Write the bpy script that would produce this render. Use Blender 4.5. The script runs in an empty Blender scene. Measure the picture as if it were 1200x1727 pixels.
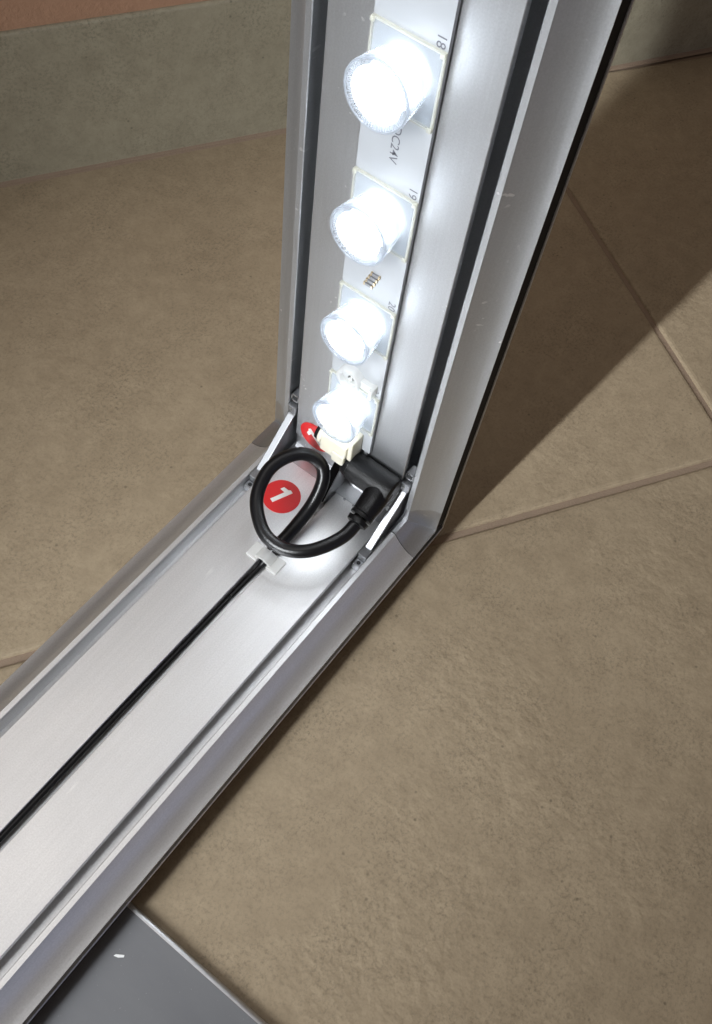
import bpy, bmesh, math, random
from mathutils import Vector, Matrix

random.seed(7)
scene = bpy.context.scene
col = scene.collection
S = 0.05            # one unit = half the depth of the frame = 5 cm
ZF = -0.65          # floor level in units, measured from the rail's inner face

def W(x, y, z):
    return Vector((x * S, y * S, (z - ZF) * S))

# ------------------------------------------------------------------ camera
cam_d = bpy.data.cameras.new('camera')
cam = bpy.data.objects.new('camera', cam_d)
col.objects.link(cam)
M = Matrix(((0.60103894, 0.6616859, -0.44824542),
            (-0.79340381, 0.56152619, -0.23494411),
            (0.09624234, 0.49685019, 0.86248322)))
cam.matrix_world = Matrix.Translation(W(-4.27389765, -2.44439402, 7.76486657)) @ M.to_4x4()
cam_d.sensor_fit = 'VERTICAL'
cam_d.sensor_height = 36.0
cam_d.lens = 36.0 * 1606.5 / 1727.0
cam_d.clip_start = 0.01
cam_d.clip_end = 100
scene.camera = cam

# ------------------------------------------------------------------ world and lamps
world = bpy.data.worlds.new('World')
scene.world = world
world.use_nodes = True
bg = world.node_tree.nodes['Background']
bg.inputs[0].default_value = (1.0, 0.83, 0.70, 1)
bg.inputs[1].default_value = 0.14

def area(name, loc, direction, sx, sy, power, colour, spread=180):
    d = bpy.data.lights.new(name, 'AREA')
    d.shape = 'RECTANGLE'
    d.size, d.size_y = sx, sy
    d.energy = power
    d.color = colour
    d.spread = math.radians(spread)
    o = bpy.data.objects.new(name, d)
    col.objects.link(o)
    o.location = loc
    o.rotation_euler = Vector(direction).to_track_quat('-Z', 'Y').to_euler()
    return o

# the light bar on the opposite upright of the same frame (out of the picture)
area('opposite_light_bar', W(-15.2, 0.42, 18.0), (1, -0.07, -0.6), 0.02, 1.60, 3.2, (0.93, 0.97, 1.0), 44)
# unseen overhead lamp, added to put a sheen on the rail's flats
area('added_overhead_fill', W(-5, 14, 46), (0.0, -0.3, -1), 1.0, 1.0, 5.5, (1.0, 0.95, 0.90))

# unseen cool lamp, added on the near side to tint the cove blue
area('added_cool_fill', W(-3, -46, 7), (0, 1, -0.02), 2.6, 0.8, 2.2, (0.42, 0.56, 1.0))

scene.view_settings.view_transform = 'Standard'
scene.view_settings.look = 'None'
scene.view_settings.exposure = 0.0
scene.view_settings.gamma = 1.0
scene.view_settings.use_curve_mapping = False

# ------------------------------------------------------------------ materials
def new_mat(name):
    m = bpy.data.materials.new(name)
    m.use_nodes = True
    nt = m.node_tree
    return m, nt, nt.nodes['Principled BSDF']

def node(nt, kind, **kw):
    n = nt.nodes.new(kind)
    for k, v in kw.items():
        if k.startswith('i_'):
            key = k[2:]
            key = int(key) if key.isdigit() else key.replace('_', ' ')
            n.inputs[key].default_value = v
        else:
            setattr(n, k, v)
    return n

def coords(nt, scale=(1, 1, 1), kind='Object'):
    tc = nt.nodes.new('ShaderNodeTexCoord')
    mp = nt.nodes.new('ShaderNodeMapping')
    mp.inputs['Scale'].default_value = scale
    nt.links.new(tc.outputs[kind], mp.inputs[0])
    return mp.outputs[0]

def noise(nt, vec, scale, detail=2, rough=0.5):
    n = node(nt, 'ShaderNodeTexNoise')
    n.inputs['Scale'].default_value = scale
    n.inputs['Detail'].default_value = detail
    n.inputs['Roughness'].default_value = rough
    nt.links.new(vec, n.inputs['Vector'])
    return n.outputs['Fac']

def ramp(nt, fac, stops):
    r = nt.nodes.new('ShaderNodeValToRGB')
    el = r.color_ramp.elements
    while len(el) < len(stops):
        el.new(0.5)
    for e, (p, c) in zip(el, stops):
        e.position = p
        e.color = (c[0], c[1], c[2], 1) if not isinstance(c, (int, float)) else (c, c, c, 1)
    nt.links.new(fac, r.inputs[0])
    return r.outputs[0]

def bump(nt, height, strength, dist, bsdf, prev=None):
    b = nt.nodes.new('ShaderNodeBump')
    b.inputs['Strength'].default_value = strength
    b.inputs['Distance'].default_value = dist
    nt.links.new(height, b.inputs['Height'])
    if prev:
        nt.links.new(prev, b.inputs['Normal'])
    nt.links.new(b.outputs[0], bsdf.inputs['Normal'])
    return b.outputs[0]

def mixc(nt, fac, a, b, mode='MIX'):
    m = nt.nodes.new('ShaderNodeMix')
    m.data_type = 'RGBA'
    m.blend_type = mode
    def setin(sock, v):
        if isinstance(v, (tuple, list)):
            sock.default_value = (*v[:3], 1)
        else:
            nt.links.new(v, sock)
    if isinstance(fac, (int, float)):
        m.inputs[0].default_value = fac
    else:
        nt.links.new(fac, m.inputs[0])
    setin(m.inputs[6], a)
    setin(m.inputs[7], b)
    return m.outputs[2]

def aluminium(name, axis, base=(0.73, 0.735, 0.75), rough=0.42, grain=1.0, metallic=0.93):
    """satin anodised aluminium: fine sparkle, faint draw lines along one axis, smudges"""
    m, nt, b = new_mat(name)
    v = coords(nt)
    spark = noise(nt, v, 1500, 2, 0.6)
    st = {'x': (12, 900, 900), 'z': (900, 900, 12), 'n': (300, 300, 300)}[axis]
    lines = noise(nt, coords(nt, st), 1.0, 3, 0.6)
    smudge = noise(nt, v, 26, 4, 0.6)
    c = mixc(nt, ramp(nt, spark, [(0.3, 0.0), (0.72, 1.0)]), tuple(x * 0.93 for x in base), tuple(min(1, x * 1.07) for x in base))
    c = mixc(nt, ramp(nt, smudge, [(0.35, 0.0), (0.75, 0.35)]), c, tuple(x * 0.9 for x in base))
    nt.links.new(c, b.inputs['Base Color'])
    b.inputs['Metallic'].default_value = metallic
    r = nt.nodes.new('ShaderNodeMapRange')
    r.inputs['To Min'].default_value = rough - 0.05
    r.inputs['To Max'].default_value = rough + 0.07
    nt.links.new(smudge, r.inputs[0])
    nt.links.new(r.outputs[0], b.inputs['Roughness'])
    # a few hair scratches: thin bands of a strongly stretched noise, broken up by a patch mask
    rs = nt.nodes.new('ShaderNodeMapping')
    rs.inputs['Rotation'].default_value = (0.5, 0.35, 0.6)
    rs.inputs['Scale'].default_value = (30, 420, 420)
    tc2 = nt.nodes.new('ShaderNodeTexCoord')
    nt.links.new(tc2.outputs['Object'], rs.inputs[0])
    sc = ramp(nt, noise(nt, rs.outputs[0], 1.0, 1, 0.4), [(0.700, 0.0), (0.725, 1.0)])
    pm = ramp(nt, noise(nt, v, 55, 2, 0.5), [(0.60, 0.0), (0.68, 0.8)])
    mul = nt.nodes.new('ShaderNodeMath'); mul.operation = 'MULTIPLY'
    nt.links.new(sc, mul.inputs[0]); nt.links.new(pm, mul.inputs[1])
    c = mixc(nt, mul.outputs[0], c, (0.92, 0.92, 0.92))
    c = mixc(nt, ramp(nt, lines, [(0.35, 0.0), (0.75, 0.22 * grain)]), c, tuple(x * 0.78 for x in base))
    nt.links.new(c, b.inputs['Base Color'])
    n1 = bump(nt, lines, 0.16 * grain, 0.0002, b)
    bump(nt, spark, 0.16 * grain, 0.0002, b, n1)
    return m

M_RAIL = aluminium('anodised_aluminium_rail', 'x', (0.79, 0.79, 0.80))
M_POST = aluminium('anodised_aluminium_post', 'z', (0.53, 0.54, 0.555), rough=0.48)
M_CORNER = aluminium('cast_aluminium_corner', 'n', (0.50, 0.505, 0.52), 0.34, 0.6)
M_BRACE = aluminium('cast_aluminium_brace', 'n', (0.33, 0.335, 0.35), 0.46, 0.8)

def plain(name, colour, rough=0.5, metallic=0.0, spec=0.5, bumps=None, var=0.0):
    m, nt, b = new_mat(name)
    b.inputs['Base Color'].default_value = (*colour, 1)
    b.inputs['Roughness'].default_value = rough
    b.inputs['Metallic'].default_value = metallic
    b.inputs['Specular IOR Level'].default_value = spec
    v = coords(nt)
    if var:
        n = noise(nt, v, 120, 4, 0.6)
        c = mixc(nt, n, tuple(x * (1 - var) for x in colour), tuple(min(1, x * (1 + var)) for x in colour))
        nt.links.new(c, b.inputs['Base Color'])
    if bumps:
        bump(nt, noise(nt, v, bumps[0], 3, 0.6), bumps[1], bumps[2], b)
    return m

M_CABLE = plain('black_cable_sheath', (0.0035, 0.0035, 0.0045), 0.30, 0, 0.42, (1500, 0.28, 0.0002), 0.2)
M_PLUG = plain('black_moulded_plug', (0.0025, 0.0025, 0.003), 0.30, 0, 0.28, (1900, 0.6, 0.0003), 0.2)
M_RUBBER_SHADE = plain('black_rubber_and_shade', (0.004, 0.004, 0.005), 0.75, 0, 0.2)  # black rubber parts, and strips painting shade in channels and on the gusset
M_PCB = plain('white_solder_mask', (0.38, 0.395, 0.415), 0.38, 0, 0.5, (900, 0.05, 0.0001), 0.02)
M_PCBSHADE = plain('shaded_board_edge', (0.05, 0.045, 0.05), 0.5)  # shade along the board's side, put into the backing's colour
M_INK = plain('grey_print_ink', (0.12, 0.12, 0.14), 0.6)
M_RESB = plain('resistor_body', (0.20, 0.20, 0.21), 0.4)
M_SOLDER = plain('solder_end', (0.50, 0.40, 0.26), 0.3, 0.8)
M_RED = plain('red_sticker_print', (0.58, 0.02, 0.022), 0.34, 0, 0.5, (60, 0.15, 0.0006), 0.06)
M_WHITE = plain('white_sticker_print', (0.78, 0.76, 0.73), 0.4)
M_STEEL = plain('screw_steel', (0.35, 0.35, 0.33), 0.3, 1.0)
M_DARKHOLE = plain('dark_hole', (0.01, 0.01, 0.012), 0.7)
M_CREAM = plain('cream_plastic', (0.78, 0.74, 0.60), 0.38, 0, 0.5, (300, 0.05, 0.0002), 0.03)
M_CREAM.node_tree.nodes['Principled BSDF'].inputs['Subsurface Weight'].default_value = 0.35
M_CREAM.node_tree.nodes['Principled BSDF'].inputs['Subsurface Radius'].default_value = (0.004, 0.004, 0.003)
M_CREAM.node_tree.nodes['Principled BSDF'].inputs['Subsurface Scale'].default_value = 1.0

def milky(name, colour, clear, rough=0.35):
    """translucent plastic: part clear, part scattering, a glossy skin"""
    m, nt, b = new_mat(name)
    out = nt.nodes['Material Output']
    b.inputs['Base Color'].default_value = (*colour, 1)
    b.inputs['Roughness'].default_value = rough
    tr = nt.nodes.new('ShaderNodeBsdfTranslucent')
    tr.inputs[0].default_value = (*colour, 1)
    tp = nt.nodes.new('ShaderNodeBsdfTransparent')
    tp.inputs[0].default_value = (*(min(1, c * 1.06) for c in colour), 1)
    a1 = nt.nodes.new('ShaderNodeMixShader')
    a1.inputs[0].default_value = 0.5
    nt.links.new(b.outputs[0], a1.inputs[1])
    nt.links.new(tr.outputs[0], a1.inputs[2])
    a2 = nt.nodes.new('ShaderNodeMixShader')
    a2.inputs[0].default_value = clear
    nt.links.new(a1.outputs[0], a2.inputs[1])
    nt.links.new(tp.outputs[0], a2.inputs[2])
    nt.links.new(a2.outputs[0], out.inputs[0])
    return m

M_NYLON = milky('milky_nylon', (0.93, 0.93, 0.92), 0.42)
M_CLEAR = milky('clear_lens_plastic', (0.78, 0.815, 0.86), 0.70, 0.10)
M_PLATE = milky('clear_lens_holder', (0.86, 0.875, 0.89), 0.78, 0.15)
M_RIM = milky('lens_rim_plastic', (0.60, 0.63, 0.68), 0.30, 0.15)
M_PLEDGE = milky('yellowish_holder_edge', (0.90, 0.895, 0.84), 0.55, 0.25)

def glowing(name, colour, strength):
    m, nt, b = new_mat(name)
    b.inputs['Base Color'].default_value = (0.9, 0.9, 0.9, 1)
    b.inputs['Emission Color'].default_value = (*colour, 1)
    b.inputs['Emission Strength'].default_value = strength
    return m

M_FACE = glowing('lit_lens_face', (0.93, 0.97, 1.0), 15.5)
M_CORE = glowing('lit_lens_core', (0.93, 0.97, 1.0), 0.62)

def tile_material(name, dark, light, seed, relief=1.0):
    m, nt, b = new_mat(name)
    tc = nt.nodes.new('ShaderNodeTexCoord')
    mp = nt.nodes.new('ShaderNodeMapping')
    mp.inputs['Location'].default_value = (seed * 3.1, seed * 1.7, 0)
    nt.links.new(tc.outputs['Object'], mp.inputs[0])
    v = mp.outputs[0]
    big = noise(nt, v, 14, 5, 0.6)
    mid = noise(nt, v, 90, 5, 0.65)
    fine = noise(nt, v, 560, 5, 0.8)
    c = mixc(nt, ramp(nt, big, [(0.3, 0.0), (0.72, 1.0)]), dark, light)
    c2 = mixc(nt, ramp(nt, mid, [(0.25, 0.0), (0.8, 1.0)]), tuple(x * 0.80 for x in dark), tuple(x * 1.06 for x in light))
    c = mixc(nt, 0.6, c, c2)
    gr = nt.nodes.new('ShaderNodeMath'); gr.operation = 'MULTIPLY'
    nt.links.new(ramp(nt, fine, [(0.48, 0.0), (0.62, 0.70)]), gr.inputs[0])
    nt.links.new(ramp(nt, noise(nt, v, 30, 4, 0.6), [(0.36, 0.25), (0.66, 1.0)]), gr.inputs[1])
    c = mixc(nt, gr.outputs[0], c, tuple(x * 0.55 for x in dark))
    # scattered dark specks
    vo = nt.nodes.new('ShaderNodeTexVoronoi')
    vo.inputs['Scale'].default_value = 170
    nt.links.new(v, vo.inputs['Vector'])
    sp = ramp(nt, vo.outputs['Distance'], [(0.06, 0.55), (0.16, 0.0)])
    gate = ramp(nt, noise(nt, v, 47, 2, 0.5), [(0.56, 0.0), (0.62, 1.0)])
    mu = nt.nodes.new('ShaderNodeMath'); mu.operation = 'MULTIPLY'
    nt.links.new(sp, mu.inputs[0]); nt.links.new(gate, mu.inputs[1])
    c = mixc(nt, mu.outputs[0], c, tuple(x * 0.28 for x in dark))
    nt.links.new(c, b.inputs['Base Color'])
    b.inputs['Specular IOR Level'].default_value = 0.35
    r = nt.nodes.new('ShaderNodeMapRange')
    r.inputs['To Min'].default_value = 0.40
    r.inputs['To Max'].default_value = 0.62
    nt.links.new(mid, r.inputs[0]); nt.links.new(r.outputs[0], b.inputs['Roughness'])
    # slate-like relief, slightly stretched
    mp2 = nt.nodes.new('ShaderNodeMapping')
    mp2.inputs['Rotation'].default_value = (0, 0, 0.9)
    mp2.inputs['Scale'].default_value = (1.0, 0.9, 1.0)
    nt.links.new(v, mp2.inputs[0])
    rel = noise(nt, mp2.outputs[0], 230, 2, 0.5)
    patch = ramp(nt, noise(nt, v, 12, 3, 0.5), [(0.38, 0.15), (0.62, 1.0)])
    mm = nt.nodes.new('ShaderNodeMath'); mm.operation = 'MULTIPLY'
    nt.links.new(rel, mm.inputs[0]); nt.links.new(patch, mm.inputs[1])
    n1 = bump(nt, mm.outputs[0], 0.60 * relief, 0.0015, b)
    bump(nt, fine, 0.14, 0.0003, b, n1)
    return m

TILE_MATS = [tile_material('beige_porcelain_%d' % i, tuple(c * k for c in (0.306, 0.237, 0.156)), tuple(c * k for c in (0.394, 0.314, 0.213)), i, rl) for i, (k, rl) in enumerate(((0.97, 0.7), (1.03, 0.5), (1.0, 0.85)))]
M_SKIRT = tile_material('pale_porcelain_skirting', (0.300, 0.270, 0.196), (0.385, 0.350, 0.258), 9, 0.3)
M_GROUT = plain('pinkish_grout', (0.27, 0.20, 0.145), 0.85, 0, 0.2, (700, 0.5, 0.0006), 0.12)
M_WALL = plain('terracotta_wall_paint', (0.43, 0.255, 0.165), 0.85, 0, 0.2, (260, 0.6, 0.0012), 0.08)
M_SHEET = plain('grey_lacquered_steel', (0.17, 0.175, 0.19), 0.32, 0.25, 0.5, (900, 0.05, 0.0001), 0.05)
_nt = M_SHEET.node_tree; _b = _nt.nodes['Principled BSDF']
_v = coords(_nt)
_sm = noise(_nt, coords(_nt, (1, 0.35, 1)), 38, 5, 0.65)
_r = _nt.nodes.new('ShaderNodeMapRange'); _r.inputs['To Min'].default_value = 0.22; _r.inputs['To Max'].default_value = 0.48
_nt.links.new(_sm, _r.inputs[0]); _nt.links.new(_r.outputs[0], _b.inputs['Roughness'])
_du = ramp(_nt, noise(_nt, _v, 900, 2, 0.5), [(0.72, 0.0), (0.80, 0.6)])
_c = mixc(_nt, ramp(_nt, _sm, [(0.3, 0.0), (0.8, 1.0)]), (0.155, 0.16, 0.175), (0.185, 0.19, 0.20))
_nt.links.new(mixc(_nt, _du, _c, (0.42, 0.42, 0.42)), _b.inputs['Base Color'])
M_SHEETEDGE = plain('bright_sheet_edge', (0.62, 0.62, 0.63), 0.3, 0.9)
M_SCRATCH = plain('white_paint_chip', (0.85, 0.85, 0.85), 0.5)

# ------------------------------------------------------------------ mesh helpers
class MB:
    """collects geometry in units, built as one mesh object"""
    def __init__(self):
        self.v, self.f, self.mi, self.sm = [], [], [], []
    def add(self, verts, faces, mi=0, smooth=False):
        o = len(self.v)
        self.v += [tuple(p) for p in verts]
        for f in faces:
            self.f.append([o + i for i in f]); self.mi.append(mi); self.sm.append(smooth)
        return self
    def box(self, a, b, mi=0):
        (x0, y0, z0), (x1, y1, z1) = a, b
        vs = [(x, y, z) for x in (x0, x1) for y in (y0, y1) for z in (z0, z1)]
        return self.add(vs, [(0, 1, 3, 2), (4, 6, 7, 5), (0, 4, 5, 1), (2, 3, 7, 6), (0, 2, 6, 4), (1, 5, 7, 3)], mi)
    def loft(self, rings, mi=0, cap=True, closed=True, smooth=False):
        n = len(rings[0]); o = len(self.v)
        for r in rings:
            self.v += [tuple(p) for p in r]
        for k in range(len(rings) - 1):
            for i in range(n if closed else n - 1):
                j = (i + 1) % n
                self.f.append([o + k * n + i, o + k * n + j, o + (k + 1) * n + j, o + (k + 1) * n + i]); self.mi.append(mi); self.sm.append(smooth)
        if cap:
            self.f.append([o + i for i in range(n)][::-1]); self.mi.append(mi); self.sm.append(False)
            self.f.append([o + (len(rings) - 1) * n + i for i in range(n)]); self.mi.append(mi); self.sm.append(False)
        return self
    def tube(self, pts, rad, seg=16, mi=0):
        pts = [Vector(p) for p in pts]
        rr = rad if isinstance(rad, (list, tuple)) else [rad] * len(pts)
        rings = []; up = None
        for i, p in enumerate(pts):
            t = (pts[min(i + 1, len(pts) - 1)] - pts[max(i - 1, 0)]).normalized()
            if up is None:
                up = t.orthogonal().normalized()
            up = (up - t * up.dot(t)).normalized()
            bi = t.cross(up)
            rings.append([p + (up * math.cos(2 * math.pi * k / seg) + bi * math.sin(2 * math.pi * k / seg)) * rr[i] for k in range(seg)])
        return self.loft(rings, mi, True, True, True)

WORLD_ORIGIN = {}

def empty(name, origin):
    o = bpy.data.objects.new(name, None)
    col.objects.link(o)
    o.empty_display_size = 0.01
    o.location = W(*origin)
    WORLD_ORIGIN[o.name] = Vector(o.location)
    return o

def build(mb, name, mats, parent=None, origin=None, bevel=None, weld=True):
    if not isinstance(mats, (list, tuple)):
        mats = [mats]
    if origin is None:
        xs = [[v[i] for v in mb.v] for i in range(3)]
        origin = [(min(a) + max(a)) / 2 for a in xs]
    wo = W(*origin)
    me = bpy.data.meshes.new(name)
    me.from_pydata([W(*v) - wo for v in mb.v], [], mb.f)
    for m in mats:
        me.materials.append(m)
    for p, mi, s in zip(me.polygons, mb.mi, mb.sm):
        p.material_index = mi
        p.use_smooth = s
    bm = bmesh.new(); bm.from_mesh(me)
    bmesh.ops.recalc_face_normals(bm, faces=bm.faces)
    if bevel:
        off, seg = bevel
        ed = [e for e in bm.edges if len(e.link_faces) == 2 and e.calc_face_angle(0) > 0.5]
        bmesh.ops.bevel(bm, geom=ed, offset=off * S, segments=seg, affect='EDGES', profile=0.6, clamp_overlap=True)
    bm.to_mesh(me); bm.free()
    o = bpy.data.objects.new(name, me)
    col.objects.link(o)
    if parent:
        o.parent = parent
        o.location = wo - WORLD_ORIGIN[parent.name]
    else:
        o.location = wo
    WORLD_ORIGIN[o.name] = wo
    return o

def tag(o, label, cat, group=None):
    o['label'] = label
    o['category'] = cat
    if group:
        o['group'] = group
    return o

def structure(o):
    o['kind'] = 'structure'
    return o

def smooth_by_angle(o, ang=0.6):
    me = o.data
    bm = bmesh.new(); bm.from_mesh(me)
    for f in bm.faces:
        f.smooth = True
    for e in bm.edges:
        if len(e.link_faces) == 2 and e.calc_face_angle(0) > ang:
            e.smooth = False
    bm.to_mesh(me); bm.free()
    return o

# ------------------------------------------------------------------ floor, wall
TA = math.radians(-32.9)          # tile direction
U = Vector((math.cos(TA), math.sin(TA), 0)); V = Vector((-math.sin(TA), math.cos(TA), 0))
def uv(u, v, z):
    p = U * u + V * v
    return (p.x, p.y, z)
g1p = Vector((0.8, -1.25, 0))              # a point on the long joint
V1 = g1p.dot(V)
U2 = Vector((4.75, -0.98, 0)).dot(U)         # the cross joint
TL, TW, GAP = 12.2, 6.08, 0.074

WA = math.radians(-30.4)
WD = Vector((math.cos(WA), math.sin(WA), 0)); WN = Vector((-math.sin(WA), math.cos(WA), 0))
wc = Vector((0.932, 5.919, 0)).dot(WN)       # skirting face
def wl(t, n, z):
    p = WD * t + WN * (wc + n)
    return (p.x, p.y, z)

m = MB()
m.add([(-70, -70, ZF - 0.035), (70, -70, ZF - 0.035), (70, 70, ZF - 0.035), (-70, 70, ZF - 0.035)], [(0, 1, 2, 3)])
floor = structure(build(m, 'floor', M_GROUT, origin=(0, 0, ZF - 0.035)))

k = 0
for iv in range(-3, 1):
    for iu in range(-2, 2):
        u0 = U2 + iu * TL + GAP / 2; u1 = u0 + TL - GAP
        v0 = V1 + iv * TW + GAP / 2; v1 = v0 + TW - GAP
        if iv == 0:
            v1 = wc + 0.25
            v1 = V1 + TW + 0.35
        m = MB()
        z0, z1 = ZF - 0.25, ZF
        # pillowed rim: top outline steps inwards through three rings
        rings = [[uv(u0, v0, z0), uv(u1, v0, z0), uv(u1, v1, z0), uv(u0, v1, z0)]]
        for ins, dz in ((0, -0.034), (0.008, -0.017), (0.025, -0.005), (0.055, 0.0)):
            rings.append([uv(u0 + ins, v0 + ins, z1 + dz), uv(u1 - ins, v0 + ins, z1 + dz), uv(u1 - ins, v1 - ins, z1 + dz), uv(u0 + ins, v1 - ins, z1 + dz)])
        m.loft(rings)
        c = uv((u0 + u1) / 2, (v0 + v1) / 2, z1)
        t = build(m, 'floor_tile', TILE_MATS[k % 3], floor, origin=c)
        k += 1

m = MB()
m.loft([[wl(t, n, z) for n, z in ((0.05, ZF - 0.3), (0.05, 3.2), (1.6, 3.2), (1.6, ZF - 0.3))] for t in (-60, 60)])
wall = structure(build(m, 'wall', M_WALL))
SK = 1.255
for i, (a, b) in enumerate([(-26.0, -9.6), (-9.53, 2.60), (2.67, 14.8)]):
    m = MB()
    sh = 1.6
    prof = [(0.049, ZF), (0.0, ZF), (0.0, SK - 0.03), (0.008, SK - 0.008), (0.025, SK), (0.049, SK)]
    m.loft([[wl(t + sh, n, z) for n, z in prof] for t in (a, b)])
    build(m, 'skirting_tile', M_SKIRT, wall)
m = MB()
prof = [(-0.045, ZF), (-0.012, ZF + 0.012), (0.001, ZF + 0.05), (0.001, ZF)]
m.loft([[wl(t, n, z) for n, z in prof] for t in (-40, 40)])
build(m, 'floor_joint', M_GROUT, wall)

# ------------------------------------------------------------------ the aluminium frame
frame = empty('light_box_frame', (0.2, 0, -0.38))
tag(frame, 'silver aluminium light box frame corner with upright post standing on floor tiles', 'light box')

YF, YL, YC, HO, HG = 0.6026, 0.7063, 0.7555, -0.178, -0.18
def cove(n=8):
    out = []
    for i in range(n + 1):
        t = i / n
        y = YC + (1 - YC) * t
        h = HO * t - 0.045 * 4 * t * (1 - t) * (1 - 0.25 * t)
        out.append((y, h))
    return out
# half profile, from the slot outwards to the underside: (y, h), h = height above the inner face
def half_profile(hg, cut, slot):
    """from the slot outwards to the underside; the outer channel is an undercut T-slot"""
    p = [(0.053, slot), (0.053, -0.006), (0.058, 0.0), (YF - 0.006, 0.0), (YF, -0.006), (YF, -0.045), (cut, -0.045), (cut, hg), (YL - 0.002, hg), (YL, -0.006), (YL + 0.006, 0.0), (YC - 0.008, 0.0)]
    return p + cove() + [(1.0, HO - 0.008), (0.994, HO - 0.014), (0.90, HO - 0.014), (0.90, -0.352), (0.996, -0.352), (1.0, -0.357), (1.0, -0.375)]
half = half_profile(HG, 0.50, -0.112)
half_p = half_profile(-0.33, 0.42, -0.062)  # post channels cut deeper, shaped to keep light out
full = [(-y, h) for y, h in half[::-1]] + half
full_p = [(-y, h) for y, h in half_p[::-1]] + half_p          # from -y side to +y side
# the side facing the camera (front) is -y
half_c = [(0.0, -0.008)] + [(y, h) for y, h in half[2:]]
half_c = [(0.0, -0.010), (YF - 0.012, -0.010), (YF - 0.004, -0.016), (YF - 0.004, HG)] + half[8:]
full_c = [(-y, h) for y, h in half_c[:0:-1]] + half_c

XS, ZS = -0.185, 0.165           # seams of the corner piece
def on_rail(x): return lambda y, h: (x, y, h)
def on_post(z): return lambda y, h: (-h, y, z)

m = MB()
m.loft([[on_rail(x)(y, h) for y, h in full] for x in (-16.0, -6.0, XS - 0.008)])
rail = smooth_by_angle(build(m, 'bottom_rail', M_RAIL, frame), 0.35)
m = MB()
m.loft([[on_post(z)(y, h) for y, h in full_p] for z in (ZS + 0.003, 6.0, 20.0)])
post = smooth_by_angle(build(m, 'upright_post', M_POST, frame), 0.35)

# black strips standing in for shade in the fabric channels, front and back
for s in (-1, 1):
    m = MB()
    a, b = 0.899, 0.990
    pr = [(s * a, -0.195), (s * b, -0.195), (s * b, -0.3510), (s * a, -0.3510)]
    m.loft([[on_post(z)(y, h) for y, h in pr] for z in (-0.2, 20.0)])
    build(m, 'channel_shade_strip', M_RUBBER_SHADE, post)
    m = MB()
    b = 0.93
    pr = [(s * a, -0.195), (s * b, -0.195), (s * b, -0.3510), (s * a, -0.3510)]
    m.loft([[on_rail(x)(y, h) for y, h in pr] for x in (-16.0, 0.2)])
    build(m, 'channel_shade_strip', M_RUBBER_SHADE, rail)

# mitred corner piece: rail side, mitre, post side
m = MB()
miter = lambda y, h: (-h, y, h)
r0 = [on_rail(XS)(y, h) for y, h in full_c]
r1 = [miter(y, h) for y, h in full_c]
r2 = [on_post(ZS)(y, h) for y, h in full_c]
m.loft([r0, r1, r2])
corner = smooth_by_angle(build(m, 'corner_connector', M_CORNER, frame), 0.35)
# small rounded fillet along the inner crease
m = MB()
pr = [(0.012, -0.012), (-0.028, -0.012), (-0.022, -0.004), (-0.010, 0.006), (-0.002, 0.018), (0.006, 0.024), (0.012, 0.024)]
for a, b in ((-YF + 0.02, -0.075), (0.075, YF - 0.02)):
    mm = MB(); mm.loft([[(x, y, z) for x, z in pr] for y in (a, b)])
    build(mm, 'crease_fillet', M_BRACE, corner, bevel=None)
# two tiny ejector bumps at the rail joint
for yy in (-0.16, -0.27):
    mm = MB(); mm.tube([(XS - 0.016, yy, -0.008), (XS - 0.016, yy, 0.006), (XS - 0.016, yy, 0.010)], [0.014, 0.014, 0.006], 10)
    build(mm, 'ejector_mark', M_BRACE, corner)

# triangular braces in the two outer channels
for s in (-1, 1):
    yc = s * 0.655
    w = 0.034
    m = MB()
    tri = [(0.10, 0.44), (-0.015, 0.44), (-0.47, 0.005), (-0.47, -0.10), (0.10, -0.10)]
    m.loft([[(x, y, z) for x, z in tri] for y in (yc - w * 0.35, yc + w * 0.35)])
    tri2 = [(-0.000, 0.465), (-0.028, 0.452), (-0.487, 0.018), (-0.470, -0.010), (0.0, 0.424)]
    m.loft([[(x, y, z) for x, z in tri2] for y in (yc - w, yc + w)])
    br = build(m, 'brace', M_BRACE, corner, bevel=(0.006, 2))
    m = MB(); m.box((-0.02, yc - 0.045, 0.46), (0.12, yc + 0.045, 0.56))
    e = build(m, 'brace_block', M_BRACE, corner, bevel=(0.008, 2))
    m = MB(); m.tube([(-0.026, yc + 0.01, 0.515), (-0.019, yc + 0.01, 0.515)], 0.012, 10)
    build(m, 'ejector_pin_mark', M_STEEL, corner)
    m = MB(); m.box((-0.58, yc - 0.045, -0.14), (-0.475, yc + 0.045, 0.012))
    build(m, 'brace_block', M_BRACE, corner, bevel=(0.008, 2))
    m = MB(); m.box((-0.655, yc - 0.045, -0.17), (-0.585, yc + 0.045, -0.075))
    build(m, 'brace_foot', M_BRACE, corner, bevel=(0.008, 2))
    m = MB(); m.tube([(-0.618, yc, -0.08), (-0.618, yc, -0.071)], 0.020, 12)
    build(m, 'foot_hole', M_DARKHOLE, corner)
    m = MB()
    m.box((0.02, yc - 0.042, 0.60), (0.12, yc + 0.042, 0.62)); m.box((0.02, yc - 0.042, 0.68), (0.12, yc + 0.042, 0.70))
    m.box((0.02, yc - 0.042, 0.6), (0.12, yc - 0.03, 0.70)); m.box((0.02, yc + 0.03, 0.6), (0.12, yc + 0.042, 0.70))
    build(m, 'brace_eyelet', M_CORNER, corner)

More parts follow.
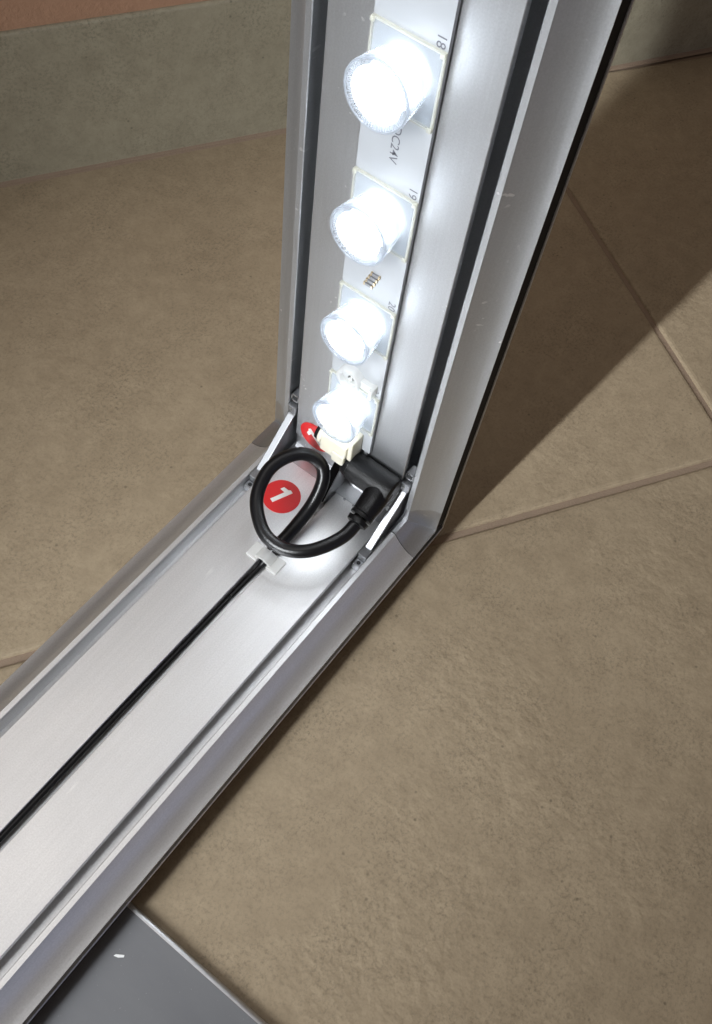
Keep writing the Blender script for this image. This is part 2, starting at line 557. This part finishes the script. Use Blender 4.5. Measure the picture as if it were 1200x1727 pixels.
# middle gusset with the tongue that slides into the slot
m = MB()
tri = [(0.0, 0.36), (-0.12, 0.36), (-0.36, 0.02), (-0.36, -0.05), (0.0, -0.05)]
m.loft([[(x, y, z) for x, z in tri] for y in (-0.035, 0.045)])
build(m, 'middle_gusset', M_CORNER, corner, bevel=(0.006, 2))
m = MB()
rd = [(-0.122, 0.363), (-0.135, 0.370), (-0.378, 0.026), (-0.363, 0.016)]
m.loft([[(x, y, z) for x, z in rd] for y in (-0.030, 0.048)])
build(m, 'gusset_shade_strip', M_RUBBER_SHADE, corner, bevel=(0.004, 1))  # added black strip paints the shade on the gusset's slope
m = MB(); m.box((-0.47, -0.048, -0.12), (XS, 0.048, -0.035))
build(m, 'slot_tongue', M_CORNER, corner, bevel=(0.006, 1))

# low rubber feet that carry the rail
for fx in (-0.9, -13.0):
    m = MB(); m.tube([(fx, 0.25, ZF + 0.001), (fx, 0.25, -0.42), (fx, 0.25, -0.377)], [0.24, 0.24, 0.20], 24)
    build(m, 'rubber_foot', M_RUBBER_SHADE, frame)
m = MB(); m.box((-6.6, -0.5, -0.5845), (-5.4, 0.5, -0.377))
build(m, 'plate_spacer', M_RUBBER_SHADE, frame)

# ------------------------------------------------------------------ LED light bar on the post
bar = empty('led_light_bar', (0.0, 0.0, 0.7))
tag(bar, 'lit white LED light bar with round clear lenses on the upright post', 'light bar')
m = MB(); m.box((-0.050, -0.250, 0.70), (-0.018, 0.250, 22.8))
board = build(m, 'circuit_board', M_PCB, bar)
m = MB(); m.box((-0.0175, -0.243, 0.64), (-0.001, 0.243, 22.8))
build(m, 'board_backing', M_PCBSHADE, bar)

Z21, PITCH, NL = 1.253, 1.0397, 21
def circ(x, r, n, cy=0, cz=0):
    return [(x, cy + r * math.cos(2 * math.pi * i / n), cz + r * math.sin(2 * math.pi * i / n)) for i in range(n)]

NSEG = 40
def make_led(zc):
    pr = empty  # noqa
    # square holder plate
    m = MB(); m.box((-0.078, -0.236, zc - 0.236), (-0.0505, 0.236, zc + 0.236))
    plate = build(m, 'lens_holder', M_PLATE, bar, origin=(0, 0, zc), bevel=(0.02, 2))
    m = MB()
    t = 0.012
    for y0, y1, z0, z1 in ((-0.25, 0.25, 0.238, 0.25), (-0.25, 0.25, -0.25, -0.238), (-0.25, -0.238, -0.238, 0.238), (0.238, 0.25, -0.238, 0.238)):
        m.box((-0.072, y0, zc + z0), (-0.0505, y1, zc + z1))
    for sy in (-1, 1):
        for sz in (-1, 1):
            m.box((-0.084, sy * 0.237 - 0.014, zc + sz * 0.237 - 0.014), (-0.073, sy * 0.237 + 0.014, zc + sz * 0.237 + 0.014))
    build(m, 'holder_rim', M_PLEDGE, plate, origin=(0, 0, zc))
    # flared clear barrel
    m = MB()
    sect = [(-0.079, 0.182), (-0.10, 0.192), (-0.16, 0.203), (-0.24, 0.213), (-0.305, 0.2195), (-0.320, 0.2195), (-0.326, 0.214)]
    m.loft([circ(x, r, NSEG, 0, zc) for x, r in sect], cap=False, smooth=True)
    lens = build(m, 'lens', M_CLEAR, bar, origin=(0, 0, zc))
    # glowing inner cone and face
    m = MB()
    m.loft([circ(x, r, 28, 0, zc) for x, r in [(-0.083, 0.166), (-0.12, 0.172), (-0.19, 0.160), (-0.265, 0.13)]], cap=False, smooth=True)
    build(m, 'lens_core', M_CORE, lens, origin=(0, 0, zc))
    m = MB()
    n = 32
    c1 = circ(-0.316, 0.172, n, 0, zc); c2 = circ(-0.326, 0.12, n, 0, zc)
    vs = c1 + c2 + [(-0.330, 0, zc)]
    fs = [(i, (i + 1) % n, n + (i + 1) % n, n + i) for i in range(n)] + [(n + i, n + (i + 1) % n, 2 * n) for i in range(n)]
    m.add(vs, fs, 0, True)
    build(m, 'lens_face', M_FACE, lens, origin=(0, 0, zc))
    # rim of fine ribs round the face
    m = MB()
    nr = 72
    for i in range(nr):
        a = 2 * math.pi * i / nr
        ca, sa = math.cos(a), math.sin(a)
        r0_, r1_, hw = 0.166, 0.212, 0.0042
        P = lambda r, o, x: (x, r * ca - o * sa, zc + r * sa + o * ca)
        m.add([P(r0_, -hw, -0.316), P(r1_, -hw, -0.316), P(r1_, hw, -0.316), P(r0_, hw, -0.316), P(r0_, 0, -0.3245), P(r1_, 0, -0.3245)],
              [(0, 1, 5, 4), (2, 3, 4, 5), (0, 4, 3), (1, 2, 5)], 0)
    build(m, 'lens_ribs', M_CLEAR, lens, origin=(0, 0, zc))
    m = MB()
    m.loft([circ(x, r, NSEG, 0, zc) for x, r in [(-0.324, 0.207), (-0.331, 0.213), (-0.330, 0.219), (-0.326, 0.2225), (-0.316, 0.2215)]], cap=False, smooth=True)
    build(m, 'lens_rim', M_RIM, lens, origin=(0, 0, zc))
    return [plate, lens]

proto = make_led(Z21)
def copy_part(o, parent, dz):
    c = o.copy(); col.objects.link(c)
    c.parent = parent
    if dz:
        c.location = o.location + Vector((0, 0, dz * S))
    for ch in list(o.children):
        copy_part(ch, c, 0)
    return c
for i in range(1, NL):
    for p in proto:
        copy_part(p, bar, i * PITCH)

# printing on the board
def text_mesh(body, name, size, y, z, parent, x=-0.0512, mat=M_INK, reading=(0, 0, -1), up=(0, -1, 0)):
    cu = bpy.data.curves.new(name, 'FONT')
    cu.body = body; cu.size = size * S; cu.align_x = 'CENTER'; cu.align_y = 'CENTER'
    cu.resolution_u = 3; cu.offset = 0.00001
    tmp = bpy.data.objects.new(name + '_src', cu)
    col.objects.link(tmp)
    dg = bpy.context.evaluated_depsgraph_get()
    me = bpy.data.meshes.new_from_object(tmp.evaluated_get(dg))
    me.name = name
    bpy.data.objects.remove(tmp)
    me.materials.clear(); me.materials.append(mat)
    o = bpy.data.objects.new(name, me); col.objects.link(o)
    r = Vector(reading); u = Vector(up); n = r.cross(u)
    rot = Matrix((r, u, n)).transposed().to_4x4()
    o.parent = parent
    o.matrix_local = Matrix.Translation(W(x, y, z) - WORLD_ORIGIN[parent.name]) @ rot
    return o
for i in range(0, 7):
    text_mesh(str(21 - i), 'printed_number', 0.088, -0.196, Z21 + i * PITCH + 0.295, board)
text_mesh('DC24V', 'printed_voltage', 0.088, -0.012, 3.895, board)

for i in range(4):
    zc = 2.79 - i * 0.042
    yc = -0.03 + i * 0.016
    m = MB(); m.box((-0.066, yc - 0.026, zc - 0.011), (-0.0505, yc + 0.026, zc + 0.011))
    r = build(m, 'resistor', M_RESB, board)
    m = MB(); m.box((-0.068, yc - 0.040, zc - 0.014), (-0.0503, yc - 0.0265, zc + 0.014)); m.box((-0.068, yc + 0.0265, zc - 0.014), (-0.0503, yc + 0.040, zc + 0.014))
    build(m, 'solder_joint', M_SOLDER, board)

# nylon fastener between lens 20 and 21
m = MB()
zc, yc = 1.60, 0.035
n = 24
ring_o = [circ(x, 0.115, n, yc, zc) for x in (-0.051, -0.13)]
ring_i = [circ(x, 0.080, n, yc, zc) for x in (-0.13, -0.085)]
m.loft(ring_o + ring_i, cap=False, smooth=True)
m.add(circ(-0.085, 0.080, n, yc, zc), [list(range(n))])
m.box((-0.10, -0.21, zc - 0.03), (-0.052, -0.07, zc + 0.05))
m.box((-0.14, -0.21, zc - 0.05), (-0.052, -0.18, zc + 0.06))
fast = build(m, 'mounting_clip', M_NYLON, bar)
m = MB(); m.tube([(-0.084, yc - 0.01, zc), (-0.098, yc - 0.01, zc), (-0.104, yc - 0.01, zc)], [0.03, 0.03, 0.018], 14)
m.box((-0.107, yc - 0.034, zc - 0.004), (-0.1045, yc + 0.014, zc + 0.004))
build(m, 'screw', M_STEEL, bar)

# cream socket at the lower end of the bar
m = MB()
m.box((-0.235, -0.115, 0.60), (-0.03, 0.165, 0.84))
m.box((-0.255, -0.115, 0.585), (-0.20, 0.02, 0.72))
m.box((-0.21, -0.16, 0.66), (-0.03, -0.115, 0.92))
jack = build(m, 'power_socket', M_CREAM, bar, bevel=(0.014, 3))
m = MB(); m.tube([(-0.13, 0.165, 0.71), (-0.13, 0.20, 0.71), (-0.13, 0.215, 0.71)], [0.105, 0.105, 0.09], 20)
build(m, 'socket_barrel', M_CREAM, bar)
m = MB(); m.tube([(-0.13, 0.216, 0.71), (-0.13, 0.248, 0.71)], [0.092, 0.088], 20)
build(m, 'socket_collar', M_RUBBER_SHADE, bar)
m = MB(); m.box((-0.045, -0.225, 0.30), (-0.005, -0.195, 0.70)); m.box((-0.045, -0.165, 0.30), (-0.005, -0.150, 0.66))
build(m, 'bar_bracket', M_POST, bar)

# ------------------------------------------------------------------ power cable with angled plug
cable = empty('power_cable', (-1.1, 0.0, -0.1))
tag(cable, 'black power cable looped over the rail with right-angle plug', 'cable')

def catmull(pts, n=10):
    out = []
    P = [Vector(p) for p in pts]
    P = [P[0] * 2 - P[1]] + P + [P[-1] * 2 - P[-2]]
    for i in range(1, len(P) - 2):
        for k in range(n):
            t = k / n
            a, b, c, d = P[i - 1], P[i], P[i + 1], P[i + 2]
            out.append(0.5 * ((2 * b) + (c - a) * t + (2 * a - 5 * b + 4 * c - d) * t * t + (3 * b - a - 3 * c + d) * t ** 3))
    out.append(P[-2])
    return out
loop = [(-1.62, 0.030, -0.088), (-1.40, 0.026, -0.087), (-1.197, 0.012, -0.055), (-1.066, -0.005, 0.045), (-0.87, -0.03, 0.115), (-0.576, -0.042, 0.25), (-0.388, -0.012, 0.42),
        (-0.316, 0.081, 0.52), (-0.356, 0.224, 0.58), (-0.481, 0.329, 0.58), (-0.661, 0.385, 0.54), (-0.855, 0.352, 0.46), (-1.001, 0.249, 0.40), (-1.116, 0.063, 0.34),
        (-1.119, -0.136, 0.32), (-1.038, -0.304, 0.34), (-0.893, -0.42, 0.36), (-0.711, -0.496, 0.38), (-0.565, -0.512, 0.405), (-0.45, -0.512, 0.435)]
pts = catmull(loop, 9)
rad = []
for p in pts:
    if p.x < -1.05 and p.z < 0.1:
        rad.append(0.0235 + 0.0385 * max(0, min(1, (p.x + 1.25) / 0.18)))
    else:
        rad.append(0.062)
m = MB(); m.tube(pts, rad, 20)
build(m, 'cable_loop', M_CABLE, cable)
m = MB()
sp = catmull([(-16, 0.027, -0.026), (-9, 0.027, -0.026), (-5, 0.027, -0.028), (-3.4, 0.028, -0.036), (-2.7, 0.029, -0.055), (-2.1, 0.030, -0.078), (-1.62, 0.030, -0.088)], 6)
m.tube(sp, 0.0235, 14)
build(m, 'cable_in_slot', M_CABLE, cable)

# plug: thick barrel along the frame depth, elbow, ribbed strain relief towards the room
PX, PZ = -0.15, 0.55
m = MB()
def rr_ring(cx, cz, y, rx, rz, n=28, sq=3.0):
    out = []
    for i in range(n):
        a = 2 * math.pi * i / n
        c, s = math.cos(a), math.sin(a)
        k_ = (abs(c) ** sq + abs(s) ** sq) ** (-1 / sq)
        out.append((cx + rx * k_ * c, y, cz + rz * k_ * s))
    return out
secs = [(-0.09, 0.108), (-0.135, 0.122), (-0.155, 0.123), (-0.160, 0.133), (-0.25, 0.138), (-0.45, 0.138), (-0.575, 0.138), (-0.610, 0.130), (-0.627, 0.10)]
m.loft([rr_ring(PX, PZ, y, r * 1.03, r * 1.03, 32, 2.15) for y, r in secs], smooth=True)
plug = smooth_by_angle(build(m, 'plug_body', M_PLUG, cable), 0.5)
m = MB()
YP = -0.510
d0 = Vector((PX, YP, PZ)); d1 = Vector((-0.62, YP - 0.005, 0.39))
ax = (d1 - d0).normalized(); sd = Vector((0, 1, 0)); upv = ax.cross(sd)
def el_ring(t, rw, rh, n=28, sq=2.2):
    out = []
    for i in range(n):
        a = 2 * math.pi * i / n
        c, s = math.cos(a), math.sin(a)
        k_ = (abs(c) ** sq + abs(s) ** sq) ** (-1 / sq)
        out.append(d0 + ax * t + sd * (rw * k_ * c) + upv * (rh * k_ * s))
    return out
m.loft([el_ring(t, w, h) for t, w, h in [(0.02, 0.122, 0.128), (0.13, 0.122, 0.128), (0.18, 0.119, 0.120), (0.23, 0.115, 0.110), (0.31, 0.110, 0.102)]], smooth=True)
smooth_by_angle(build(m, 'plug_elbow', M_PLUG, cable), 0.5)
m = MB()
m.loft([el_ring(t, w, w * 0.92) for t, w in [(0.29, 0.070), (0.315, 0.070), (0.316, 0.112), (0.352, 0.110), (0.353, 0.066), (0.375, 0.066), (0.376, 0.104), (0.42, 0.098), (0.428, 0.078), (0.435, 0.06)]], smooth=True)
smooth_by_angle(build(m, 'strain_relief', M_PLUG, cable), 0.5)

# ------------------------------------------------------------------ nylon clip over the slot
clip = empty('cable_clip', (-1.16, 0, 0.0))
tag(clip, 'milky white nylon clip holding the cable in the rail slot', 'clip')
m = MB()
m.box((-1.245, 0.055, 0.002), (-1.085, 0.175, 0.035)); m.box((-1.245, -0.175, 0.002), (-1.085, -0.055, 0.035))
build(m, 'clip_wing', M_NYLON, clip, bevel=(0.010, 2))
m = MB()
arch = []
nA = 12
outer = [(0.098 * math.cos(math.pi * i / nA), 0.002 + 0.085 * math.sin(math.pi * i / nA)) for i in range(nA + 1)]
inner = [(0.068 * math.cos(math.pi * i / nA), 0.002 + 0.060 * math.sin(math.pi * i / nA)) for i in range(nA + 1)][::-1]
m.loft([[(x, y, z) for y, z in outer + inner] for x in (-1.225, -1.105)], smooth=False)
build(m, 'clip_saddle', M_NYLON, clip, bevel=(0.006, 1))

# ------------------------------------------------------------------ round stickers
def sticker(name, centre, up, normal, r, label):
    c = Vector(centre); n = Vector(normal).normalized(); u = Vector(up).normalized(); rt = u.cross(n)
    root = empty(name, centre)
    tag(root, label, 'sticker', 'red number stickers in the frame corner')
    m = MB()
    N = 48
    edge = lambda off: [c + n * off + (rt * math.cos(2 * math.pi * i / N) + u * math.sin(2 * math.pi * i / N)) * r for i in range(N)]
    m.loft([edge(0.0012), edge(0.005)])
    build(m, 'disc', M_RED, root, origin=centre)
    g = r / 0.182
    poly = [(-0.026, -0.108), (0.018, -0.108), (0.018, 0.108), (-0.016, 0.108), (-0.030, 0.088), (-0.078, 0.068), (-0.078, 0.028), (-0.026, 0.044)]
    q = MB()
    q.loft([[c + n * o + rt * (a * g) + u * (b * g) for a, b in poly] for o in (0.0055, 0.0075)])
    build(q, 'numeral', M_WHITE, root, origin=centre)
    return root
sticker('number_sticker', (-0.562, 0.312, 0.0), (0.92, -0.39, 0), (0, 0, 1), 0.182, 'red round sticker with white 1 on the rail inside the cable loop')
sticker('number_sticker', (0.0, 0.37, 0.318), (0, 0.70, 0.71), (-1, 0, 0), 0.178, 'red round sticker half hidden behind the lowest lens on the post')

# ------------------------------------------------------------------ flat steel sheet under the rail
sheet = empty('base_plate', (-6.0, -1.0, ZF))
tag(sheet, 'flat grey metal base plate under the rail at lower left', 'base plate')
m = MB()
m.box((-8.6, -7.0, ZF + 0.004), (-4.045, 5.0, -0.5850))
build(m, 'plate_top', M_SHEET, sheet)
m = MB()
pr = [(-4.047, ZF + 0.004), (-4.014, ZF + 0.004), (-4.002, ZF + 0.02), (-4.000, ZF + 0.036), (-4.010, ZF + 0.056), (-4.030, ZF + 0.0665), (-4.047, ZF + 0.0665)]
m.loft([[(x, y, z) for x, z in pr] for y in (-7.0, 5.0)], smooth=True)
smooth_by_angle(build(m, 'rounded_edge', M_SHEETEDGE, sheet), 0.9)
m = MB()
cx, cy = -4.345, -1.165
m.add([(cx - 0.026, cy + 0.030, -0.5815), (cx - 0.006, cy + 0.022, -0.5815), (cx + 0.030, cy - 0.034, -0.5815), (cx + 0.014, cy - 0.042, -0.5815), (cx - 0.014, cy - 0.008, -0.5815)], [(0, 1, 2, 3, 4)])
build(m, 'paint_chip', M_SCRATCH, sheet)
